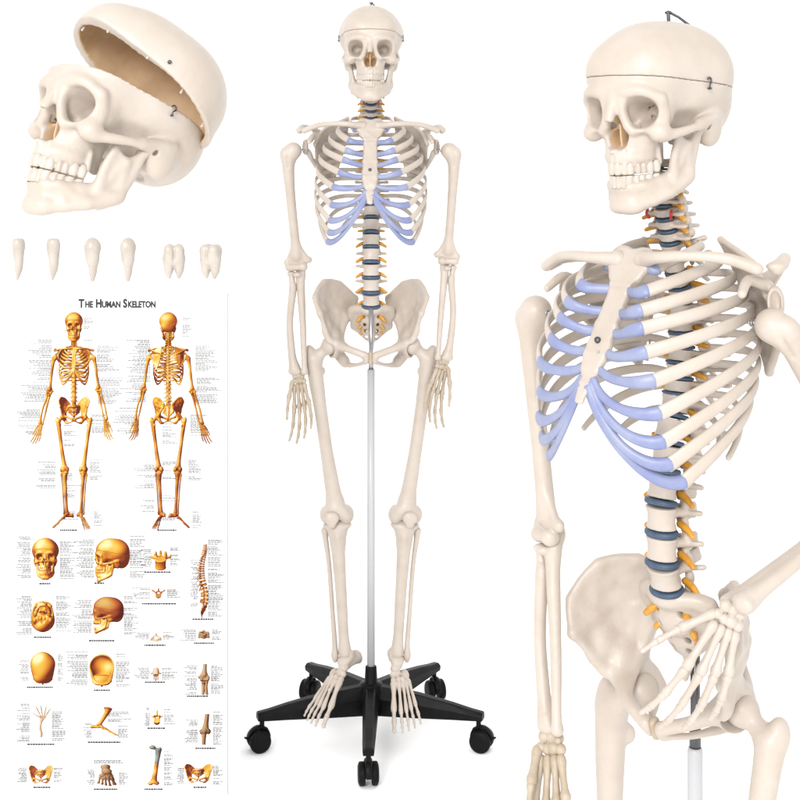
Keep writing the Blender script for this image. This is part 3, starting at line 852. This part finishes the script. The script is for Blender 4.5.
# ================================================================== large skeleton
D2 = 1.77
YAW = -48
X2 = (659 - 400) * D2 / F_PX
M2 = Matrix.Translation((X2, D2, -.15)) @ Matrix.Rotation(R(YAW), 4, 'Z')
root2 = empty('skeleton_model', 'large cream skeleton at the right, turned to the left, one hand on its hip', 'skeleton', M2)
M2i = M2.inverted()
def L2(px, py, D): return M2i @ U(px, py, D)
zm2 = lambda z: float(np.interp(z, [.9, .965, 1.06, 1.242, 1.528, 1.645, 1.8], [.895, .96, 1.07, 1.256, 1.507, 1.615, 1.78]))
sk2 = Matrix.Translation((0, .002, 1.700)) @ Matrix.Rotation(R(2), 4, 'Z') @ Matrix.Rotation(R(5), 4, 'X') @ Matrix.Scale(1.08, 4)
build_axial(root2, zm2, sk2, shrot=(4, -3), pelvis=Matrix.Translation((0, .038, .94)) @ Matrix.Rotation(R(20), 4, 'X') @ Matrix.Diagonal((.93, 1, .9, 1)))
build_arm(root2, -1, L2(533, 312, 1.90), L2(547, 538, 1.86), L2(551, 733, 1.80), L2(550, 810, 1.76) - L2(551, 733, 1.80), -10, roll=25, froll=20, hm=BONE2,
          hand_kw=dict(spread=(8, 2, -4, -9), curl=(14, 16, 14), thumb=(-.02, -.35, -.93)))
e2 = L2(865, 500, 1.72); w2 = L2(734, 606, 1.60)
build_arm(root2, 1, L2(776, 326, 1.635), e2, w2, L2(676, 735, 1.58) - w2, 120, roll=-20, froll=20, hsc=.94,
          hand_kw=dict(spread=(9, 0, -8, -17), curl=(12, 16, 12), thumb=(.55, -.35, -.8)))
build_leg(root2, -1, (-.072, .052, .912), L2(622, 1040, 1.85), None, None, full=False)
build_leg(root2, 1, (.094, .042, .94), L2(738, 1050, 1.66), None, None, full=False)
mb = MB(); mb.tube([L2(598, 352, 1.68), L2(648, 360, 1.70), L2(650, 340, 1.72)], .0013, n=8); link('support_wire', mb.mesh('wire'), STEEL, root2)
st2 = empty('pole_stand', 'short grey metal rod and white pole under the pelvis of the large skeleton', 'stand', M2)
mb = MB(); mb.lathe([(.0062, .85), (.0062, 1.0)], n=24); mb.lathe([(.0075, .84), (.0075, .885), (.0062, .889)], n=24); link('pole_rod', mb.mesh('rod'), DARK, st2, Matrix.Translation((.0, .075, 0)))
mb = MB(); mb.lathe([(.0098, .15), (.0098, .850), (.0085, .854)], n=32); link('pole_sleeve', mb.mesh('sleeve'), SLEEVE, st2, Matrix.Translation((.0, .075, 0)))

# ================================================================== open skull
M3 = Matrix.Translation(U(127.5, 111, 1.5)) @ Matrix.Rotation(R(-43), 4, 'Z') @ Matrix.Rotation(R(-18), 4, 'X') @ Matrix.Scale(.99, 4)
root3 = empty('skull_model', 'cream skull at the upper left with its domed top lifted open showing the tan inside', 'skull', M3)
capW = Matrix.Translation(U(152, 68, 1.5)) @ Matrix.Rotation(R(30), 4, 'Y') @ Matrix.Rotation(R(-28), 4, 'X') @ Matrix.Rotation(R(-80), 4, 'Z') @ Matrix.Translation((0, 0, -.03))
o = link('skull_base', SK[0], [BONE, INNER], root3)
link('jaw', SK[2], BONE, root3); link('upper_teeth', SK[3], TOOTH, root3); link('lower_teeth', SK[4], TOOTH, root3)
cap = link('skull_cap', SK[1], [BONE, INNER], root3, M3.inverted() @ capW)
for s_ in S2: link('latch', LATCH, DARK, root3, Matrix.Translation((s_ * .0735, .004, .002)) @ Matrix.Scale(.7, 4))
for a in (-150, -85, -45, -8, 25, 60, 120, 180):
    x, y = .066 * math.cos(R(a)), .003 + .0845 * math.sin(R(a)); mb = MB()
    z = (CUT0 + CUTS * (y * 1000 + 88)) * .001
    mb.tube([(x, y, z + .003), (x, y, z - .0014)], .0014, n=10); link('pin', mb.mesh('pin'), TOOTH, cap)
mb = MB(); mb.tube([(.0725, .012, .012), (.0755, .012, .012)], .002, n=10); link('latch_pin', mb.mesh('latch_pin'), DARK, cap)

# ================================================================== loose teeth
def tooth_mesh(kind):
    f = Fld((-9, -7, -14), (9, 7, 14), .38)
    if kind == 'incisor':
        f.tube([(0, 0, 8), (0, 0, 4), (.2, 0, -4), (-.6, 0, -11)], [3.1, 3.4, 2.6, .9], 1)
        f.ell((0, -.3, 7.5), (3.8, 2.6, 4.6), 2)
        w = f.lo[2] + f.h * np.arange(f.n[2]); f.D = np.maximum(f.D, (w[None, None, :] - 11)).astype(np.float32)
    elif kind == 'canine':
        f.tube([(0, 0, 6), (0, 0, 1), (.2, 0, -6), (0, 0, -11.5)], [3.9, 3.8, 2.3, 1.2], 1)
        f.ell((0, 0, 7), (4.2, 3.4, 5), 2)
    else:
        for x, y in ((-2.6, -1.5), (2.6, -1.5), (-2.6, 2), (2.6, 2)): f.ell((x, y, 5.5), (3.2, 2.8, 3.8), 1.2)
        f.ell((0, 0, 2), (5.6, 4.2, 4.4), 2)
        for s in S2: f.tube([(s * 2.9, 0, 1), (s * 3.0, 0, -4), (s * 2.6, 0, -8.6)], [3.4, 2.7, 1.2], 1.5)
        f.ell((0, -5, 3), (.7, 2, 5), 1, mode='s')
    return f.mesh('tooth')
TM = {k: tooth_mesh(k) for k in ('incisor', 'canine', 'molar')}
for px, py, kind, rz, sx, lab in ((18.5, 258.5, 'incisor', 20, .9, 'flat-topped pointed tooth, first from the left in the row under the open skull'),
                         (53.5, 258.5, 'incisor', -15, .98, 'flat-topped pointed tooth, second from the left in the row under the open skull'),
                         (92.5, 259, 'canine', 0, 1.05, 'round-topped tapering tooth, left of the pair in the middle of the row of teeth'),
                         (128, 259, 'canine', 30, 1.0, 'round-topped tapering tooth, right of the pair in the middle of the row of teeth'),
                         (174, 261, 'molar', 10, .98, 'two-rooted molar with bumpy notched top, left of the two molars'),
                         (210.5, 261, 'molar', -25, 1.0, 'two-rooted molar with flat top, at the right end of the row of teeth')):
    D = .75; hgt = {'incisor': 43, 'canine': 45, 'molar': 36}[kind]; real = {'incisor': 23.5, 'canine': 25, 'molar': 19.5}[kind]
    s = hgt * D / F_PX / (real * .001)
    o = link('tooth', TM[kind], LOOSE, None, Matrix.Translation(U(px, py, D)) @ Matrix.Rotation(R(rz), 4, 'Z') @ Matrix.Diagonal((s * sx, s, s, 1)))
    o['label'] = lab; o['category'] = 'tooth'; o['group'] = 'loose teeth in a row under the open skull'

# ================================================================== poster
DP = 3.17
PM = Matrix.Translation(U(119, 543.5, DP))
poster = empty('poster', 'white anatomy wall chart titled The Human Skeleton with orange bone drawings', 'poster', PM)
k = DP / F_PX
def pp(px, py, y=0.): return Vector(((px - 119) * k, y, -(py - 543.5) * k))
mb = MB(); a = pp(10.5, 292); b = pp(227, 794); mb.box((a.x, -.001, b.z), (b.x, .001, a.z)); link('sheet', mb.mesh('sheet', False), PAPER, poster)
a = pp(12, 293); b = pp(228, 795); mb = MB(); mb.box((a.x, .0015, b.z), (b.x, .006, a.z)); link('edge_shade', mb.mesh('edge_shade', False), EDGE, poster)  # added grey panel peeking out at the right as the sheet's edge shadow
def bars(lst, name, m, y=-.0018):
    mb = MB()
    for x0, y0, x1, y1 in lst:
        a = pp(x0, y0); b = pp(x1, y1); mb.box((a.x, y, b.z), (b.x, -.0013, a.z))
    return link(name, mb.mesh(name, False), m, poster)
# title in small capitals: big initials, smaller rest
def text(body, size, px, py, name, m, xscale=1.):
    cu = bpy.data.curves.new(name, 'FONT'); cu.body = body; cu.size = size; cu.align_x = 'LEFT'; cu.extrude = .0002; cu.offset = size * .05
    o = bpy.data.objects.new(name, cu); COL.objects.link(o)
    bpy.context.view_layer.update()
    w = o.dimensions.x
    dg = bpy.context.evaluated_depsgraph_get(); me = bpy.data.meshes.new_from_object(o.evaluated_get(dg))
    bpy.data.objects.remove(o)
    me.materials.clear()
    return me, w
tp = [('T', 1), ('HE', 0), (' ', 2), ('H', 1), ('UMAN', 0), (' ', 2), ('S', 1), ('KELETON', 0)]
tot = 0; items = []
for s_, big in tp:
    if big == 2: tot += 3.0; continue
    me, w = text(s_, (11.5 if big else 8.6) * k, 0, 0, 'title', INK); items.append((me, tot)); tot += w / k + .55
sx = 77. / tot; tmb = MB()
for me, x in items:
    vs = [(pp(79, 307).x + (v.co.x + x * k) * sx, -.0018 - v.co.z * .5, pp(79, 307.2).z + v.co.y) for v in me.vertices]
    tmb.add(vs, [tuple(p.vertices) for p in me.polygons])
link('title_text', tmb.mesh('title', False), INK, poster)

def ramp(t, cols):
    t = np.clip(t, 0, 1) * (len(cols) - 1); i = np.minimum(t.astype(int), len(cols) - 2); f = (t - i)[:, None]
    C = np.array(cols); return C[i] * (1 - f) + C[i + 1] * f
ORANGE = [(.10, .016, .006), (.32, .07, .012), (.50, .20, .022), (.62, .38, .055), (.78, .66, .36)]
BROWN = [(.05, .02, .010), (.15, .06, .025), (.28, .14, .06), (.38, .24, .13), (.48, .36, .24)]
PALE = [(.20, .08, .03), (.40, .22, .10), (.50, .36, .22), (.55, .46, .35), (.56, .51, .44)]
RED = [(.06, .008, .004), (.20, .03, .012), (.32, .08, .02), (.44, .18, .04), (.50, .32, .10)]
GREYB = [(.03, .03, .03), (.09, .085, .08), (.17, .16, .15), (.28, .27, .25), (.38, .36, .33)]
def printed(name, items, V, cx, cy, w, h, cols, stretch=True, red_low=0, split=None, lab=None, crop=None):
    """flat printed drawing made from bone shapes seen along view rotation V"""
    Vs, Ns, Fs = [], [], []; off = 0
    for me, M in items:
        n = len(me.vertices); co = np.empty(n * 3, np.float32); me.vertices.foreach_get('co', co)
        no = np.empty(n * 3, np.float32); me.vertices.foreach_get('normal', no)
        T = np.array(V @ M); A = T[:3, :3]
        co = co.reshape(-1, 3) @ A.T + T[:3, 3]; no = no.reshape(-1, 3) @ np.linalg.inv(A); no /= np.linalg.norm(no, axis=1, keepdims=True) + 1e-9
        for p in me.polygons: pass
        nl = len(me.loops); lv = np.empty(nl, np.int32); me.loops.foreach_get('vertex_index', lv)
        ls = np.empty(len(me.polygons), np.int32); me.polygons.foreach_get('loop_start', ls)
        lt = np.empty(len(me.polygons), np.int32); me.polygons.foreach_get('loop_total', lt)
        q = ls[lt == 4]; q = lv[q[:, None] + np.arange(4)]
        keep = no[q].mean(1)[:, 1] < .05
        if (A[0, 0] * 0 + np.linalg.det(A)) < 0: q = q[:, ::-1]
        if crop: zc_ = co[q][:, :, 2]; keep &= (zc_ > crop[0]).all(1) & (zc_ < crop[1]).all(1)
        Vs.append(co); Ns.append(no); Fs.append(q[keep] + off); off += n
    Vv = np.concatenate(Vs); N = np.concatenate(Ns); Q = np.concatenate(Fs)
    used = np.unique(Q); rm = np.full(len(Vv), -1); rm[used] = np.arange(len(used)); Vv = Vv[used]; N = N[used]; Q = rm[Q]
    lo, hi = Vv.min(0), Vv.max(0); c = (lo + hi) / 2; sz = hi - lo
    sx_ = w * k / sz[0]; sz_ = h * k / sz[2]
    if not stretch: sx_ = sz_ = min(sx_, sz_)
    P = np.empty_like(Vv); ctr = pp(cx, cy)
    P[:, 0] = ctr.x + (Vv[:, 0] - c[0]) * sx_; P[:, 2] = ctr.z + (Vv[:, 2] - c[2]) * sz_
    P[:, 1] = -.0034 + (Vv[:, 1] - lo[1]) / max(sz[1], 1e-6) * .0019
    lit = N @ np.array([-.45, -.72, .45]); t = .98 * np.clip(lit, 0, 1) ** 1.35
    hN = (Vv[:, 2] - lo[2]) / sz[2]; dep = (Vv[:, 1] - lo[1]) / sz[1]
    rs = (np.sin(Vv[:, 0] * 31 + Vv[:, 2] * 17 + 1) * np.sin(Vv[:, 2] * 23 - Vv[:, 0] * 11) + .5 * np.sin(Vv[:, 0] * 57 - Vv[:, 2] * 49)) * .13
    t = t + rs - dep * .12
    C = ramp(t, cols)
    if split is not None:
        C2 = ramp(t, split[1]); m = (hN > split[0])[:, None]; C = np.where(m, C2, C)
    if red_low: 
        C2 = ramp(t, RED); m = np.clip((red_low - hN) * 3, 0, .75)[:, None]; C = C * (1 - m) + C2 * m
    C = C * .8
    me = bpy.data.meshes.new(name); me.vertices.add(len(P)); me.vertices.foreach_set('co', P.ravel().astype(np.float32))
    me.loops.add(Q.size); me.loops.foreach_set('vertex_index', Q.ravel().astype(np.int32))
    me.polygons.add(len(Q)); me.polygons.foreach_set('loop_start', np.arange(0, Q.size, 4, dtype=np.int32)); me.update(calc_edges=True)
    at = me.color_attributes.new('ink', 'FLOAT_COLOR', 'POINT')
    at.data.foreach_set('color', np.concatenate([C, np.ones((len(C), 1))], 1).ravel().astype(np.float32))
    me.validate()
    me.polygons.foreach_set('use_smooth', np.ones(len(me.polygons), bool))
    me.normals_split_custom_set_from_vertices([(0, -1, 0)] * len(me.vertices))
    return link(name, me, PRINT, poster, label=lab)
I4 = Matrix.Identity(4)
def RX(a): return Matrix.Rotation(R(a), 4, 'X')
def RZ(a): return Matrix.Rotation(R(a), 4, 'Z')
def RY(a): return Matrix.Rotation(R(a), 4, 'Y')
skull_all = [(m, I4) for m in SK]; 
# whole skeleton drawings: same bones, arms spread wider, palms out
def collect(o, M, out):
    for c in o.children:
        Mc = M @ c.matrix_local
        if c.type == 'MESH': out.append((c, c.data, Mc))
        collect(c, Mc, out)
full_items = []; bpy.context.view_layer.update(); collect(root1, I4, full_items)
def chart_items(flip):
    out = []; armnames = ('humerus', 'ulna', 'radius', 'hand', 'finger', 'joint')
    for o, me, M in full_items:
        if o.name.split('.')[0] in ('joint_spring', 'joint_wire', 'hook', 'latch', 'screw', 'nerve_root', 'artery'): continue
        p = o; base = o.name.split('.')[0]
        if base in ('humerus', 'ulna', 'radius', 'hand', 'finger'):
            s = 1 if M.translation.x > 0 else -1
            piv = Vector((s * .17, 0, 1.45))
            a = -s * 13
            Mr = Matrix.Translation(piv) @ RY(a) @ Matrix.Translation(-Vector((s * .197, 0, 1.455)))
            if base in ('ulna', 'radius', 'hand', 'finger'):
                el = Vector((s * .19, 0, 1.16)); Mr = Mr @ Matrix.Translation(el) @ RY(-s * 5) @ Matrix.Translation(-el)
            if base in ('hand', 'finger'):
                hp = Vector((s * .18, 0, .89)); Mr = Mr @ Matrix.Translation(hp) @ RY(-s * 8) @ Matrix.Diagonal((1.25, 1, 1.1, 1)) @ Matrix.Translation(-hp)
            M = Mr @ M
        if base in ('foot', 'toe'):
            s = 1 if M.translation.x > 0 else -1
            ak = Vector((s * .067, 0, .2))
            M = Matrix.Translation(ak) @ RZ(18 if s > 0 else -38) @ Matrix.Translation(-ak) @ M
        out.append((me, M))
    return out
ci = chart_items(False)
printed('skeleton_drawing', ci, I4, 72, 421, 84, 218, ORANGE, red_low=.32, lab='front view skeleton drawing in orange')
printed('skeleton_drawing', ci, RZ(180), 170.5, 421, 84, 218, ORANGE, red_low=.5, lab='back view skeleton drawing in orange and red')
printed('skull_drawing', skull_all, I4, 45.6, 558.5, 27, 42, ORANGE)
printed('skull_drawing', skull_all, RZ(-82), 112, 560, 36, 44, ORANGE)
printed('vertebra_drawing', [(VER['l'], I4)], RX(25), 160.6, 560, 22, 20, ORANGE)
sp = [(me, M) for o, me, M in full_items if o.name.split('.')[0] in ('vertebra', 'sacrum')]
printed('spine_drawing', sp, RZ(80), 202.5, 581, 12, 74, BROWN[:1] + ORANGE[1:4], red_low=.3)
printed('skull_drawing', skull_all, RX(-90), 43, 616, 24, 32, ORANGE, lab='skull seen from below')
printed('skull_drawing', [(SK[0], I4), (SK[1], I4), (SK[2], I4)], RZ(-100), 108, 615, 32, 37, ORANGE, split=(.42, RED))
printed('vertebra_drawing', [(VER['t'], I4)], RX(70), 158.6, 593, 14, 10, RED)
printed('vertebra_drawing', [(VER['c'], I4)], RX(70), 156, 637, 12, 8.5, PALE)
printed('vertebra_drawing', [(VER['c'], I4)], RX(20), 204, 634, 12, 9, BROWN)
printed('skull_drawing', [(SK[1], I4), (SK[0], I4)], RX(90), 43, 668, 25, 33, ORANGE, lab='skull seen from above')
printed('skull_drawing', [(SK[0], I4)], RX(90), 102, 670, 25, 33, ORANGE, lab='inside of the skull floor')
printed('vertebra_drawing', [(VER['l'], I4)], RX(-20), 156, 674, 11, 14, PALE)
printed('joint_drawing', [(HUM[0], Matrix.Translation((0, 0, .303))), (ULN[0], I4), (RAD[0], I4)], RX(-12), 204, 679, 12, 31, BROWN, crop=(-.09, .10))
hi_ = [(CAR[0], I4)] + [(m, I4) for m in hand_parts(1, spread=(14, 4, -7, -18), curl=(3, 4, 3))]
printed('hand_drawing', hi_ + [(RAD[0], Matrix.Translation((0, 0, .255)) @ Matrix.Scale(1, 4)), ], RY(180), 41, 721, 20, 32, PALE)
fi_ = [(FOOT[0], I4)] + [(m, I4) for m in TOES[0]] + [(TIB[0], Matrix.Translation((0, 0, .17)) @ Matrix.Diagonal((1, 1, .5, 1)))]
printed('foot_drawing', fi_, RY(20) @ RZ(65), 104.5, 721, 28, 29, ORANGE)
printed('pelvis_drawing', [(VER['l'], I4)], RX(60), 157, 717, 12, 15, ORANGE)
printed('joint_drawing', [(FEM[0], Matrix.Translation((0, 0, .40))), (TIB[0], Matrix.Diagonal((1, 1, .35, 1))), (PAT, Matrix.Translation((0, -.04, 0)))], I4, 205, 729, 12, 31, BROWN, crop=(-.11, .13))
pv = [(HIP[0], I4), (HIP[1], I4), (SAC, Matrix.Translation((0, .02, .1)))]
printed('pelvis_drawing', pv, I4, 41, 774, 25, 18, RED[1:] + ORANGE[3:])
printed('joint_drawing', [(FOOT[1], I4)], RX(90), 107, 775, 20, 22, BROWN)
printed('femur_drawing', [(FEM[0], I4)], I4, 155, 765, 14, 40, ORANGE, split=(.55, GREYB))
printed('pelvis_drawing', pv, I4, 198.5, 773, 29, 19, ORANGE)
cap_b = []
for cx, cy, w in ((69, 530, 18), (167, 530, 19), (45, 583.5, 11), (100, 583, 11), (158, 572, 27), (203, 619, 21), (43, 637, 18), (102, 640.5, 26), (159, 603.5, 34), (155, 645, 21), (204, 643, 20), (40, 687, 26),
                  (102, 690, 16), (155, 682, 20), (198, 696, 22), (41, 744, 27), (105, 742, 34), (157, 728, 19), (206, 748, 21), (42, 787, 17), (106, 789, 24), (154, 789, 19), (200, 787, 13)):
    x = cx - w / 2
    cap_b = []
    while x < cx + w / 2 - 1:
        l = random.uniform(1.2, 2.6); cap_b.append((x, cy - .75, min(x + l, cx + w / 2), cy + .75)); x += l + .45
    bars(cap_b, 'caption_text', INK)
gl = []
def lab_lines(x0, x1, y0, y1, step=2.6, jag=.55, side=1, dens=.85):
    gl = []
    y = y0
    while y < y1:
        if random.random() < dens:
            L = (x1 - x0) * random.uniform(1 - jag, 1)
            a = x1 - L if side < 0 else x0
            x = a
            while x < a + L - .8:
                l = random.uniform(1.5, 4); gl.append((x, y - .38, min(x + l, a + L), y + .38)); x += l + .5
        y += step * .68 * random.uniform(.85, 1.15)
    if len(gl) > 10: bars(gl, 'label_text', GREY)
for ox, fl in ((0, 1), (98.5, 1)):
    for (a, b, c, d, sd, dn) in ((84, 94, 318, 340, 1, .6), (52, 62, 318, 332, -1, .4), (28, 52, 340, 382, -1, .95), (97, 120, 346, 372, 1, .95), (20, 48, 384, 402, -1, .8), (98, 124, 378, 404, 1, .9), (14, 40, 408, 434, -1, .75), (92, 112, 415, 436, 1, .8),
                          (64, 80, 424, 446, 1, .6), (34, 56, 462, 488, -1, .7), (64, 82, 462, 520, 1, .42), (90, 104, 460, 480, 1, .8), (38, 56, 500, 512, -1, .3), (94, 104, 512, 528, 1, .6)):
        lab_lines(a + ox, min(b + ox, 222), c, d, 2.1, .6, sd, dn)
for a, b, c, d, sd in ((16, 31, 537, 578, -1), (60, 76, 540, 580, 1), (74, 94, 540, 578, -1), (130, 146, 536, 578, 1), (138, 152, 548, 566, -1), (170, 182, 548, 566, 1), (208, 224, 540, 616, 1), (190, 198, 560, 606, -1),
                    (16, 32, 596, 634, -1), (56, 72, 596, 632, 1), (72, 92, 600, 632, -1), (124, 140, 596, 634, 1), (132, 150, 588, 598, -1), (167, 182, 588, 598, 1), (135, 150, 632, 640, -1), (163, 176, 632, 640, 1), (180, 196, 630, 640, -1), (212, 222, 630, 640, 1),
                    (18, 29, 660, 684, -1), (58, 64, 655, 680, 1), (66, 88, 652, 688, -1), (116, 132, 654, 686, 1), (134, 150, 668, 680, -1), (162, 178, 668, 680, 1), (184, 197, 666, 694, -1), (211, 224, 666, 694, 1),
                    (16, 30, 704, 742, -1), (52, 66, 712, 740, 1), (108, 132, 712, 722, 1), (82, 92, 722, 738, -1), (118, 130, 726, 738, 1), (144, 150, 708, 726, -1), (164, 176, 708, 726, 1), (184, 198, 720, 742, -1), (213, 224, 712, 744, 1),
                    (17, 27, 768, 782, -1), (54, 64, 768, 782, 1), (94, 126, 760, 764, 1), (86, 95, 770, 784, -1), (119, 130, 770, 784, 1), (164, 174, 750, 786, 1), (176, 184, 768, 786, -1), (213, 224, 766, 784, 1)):
    lab_lines(a, b, c, d, 2.0, .5, sd, .85)

# ================================================================== backdrop, light, camera
mb = MB(); prof = [(-3., 0), (6.0, 0)] + [(6.0 + 1.5 * math.sin(R(a)), 1.5 - 1.5 * math.cos(R(a))) for a in range(10, 91, 10)] + [(7.5, 5.0)]
v = [(x, y, z) for x in (-7, 7) for y, z in prof]; n = len(prof)
mb.add(v, [(i, i + n, i + n + 1, i + 1) for i in range(n - 1)])
o = link('backdrop', mb.mesh('backdrop'), WHITE); o['kind'] = 'structure'; o['label'] = 'seamless white studio sweep under and behind everything'

w = bpy.data.worlds.new('World'); SC.world = w; w.use_nodes = True
bg = w.node_tree.nodes['Background']; bg.inputs['Color'].default_value = (1, .995, .985, 1); bg.inputs['Strength'].default_value = 1.3
def area(name, loc, tgt, size, power, col=(1, 1, 1)):
    l = bpy.data.lights.new(name, 'AREA'); l.shape = 'SQUARE'; l.size = size; l.energy = power; l.color = col
    o = bpy.data.objects.new(name, l); COL.objects.link(o); o.location = loc
    o.rotation_euler = (Vector(tgt) - Vector(loc)).to_track_quat('-Z', 'Y').to_euler(); return o
area('key_softbox', (-2.6, -5.6, 4.6), (.1, 2.8, 1.1), 2.6, 640, (1, .985, .975))
area('fill_softbox', (3.6, -5.8, 2.2), (.1, 2.8, 1.0), 2.6, 100, (.97, .985, 1))

cd = bpy.data.cameras.new('camera'); cam = bpy.data.objects.new('camera', cd); COL.objects.link(cam)
cam.location = (0, 0, CAM_H); cam.rotation_euler = (R(90), 0, 0)
cd.sensor_width = 36; cd.lens = 36 * F_PX / 800; cd.shift_y = -(400 - HOR) / 800; cd.clip_start = .05; cd.clip_end = 200
SC.camera = cam
SC.view_settings.view_transform = 'Standard'; SC.view_settings.look = 'None'; SC.view_settings.exposure = 0; SC.view_settings.gamma = 1
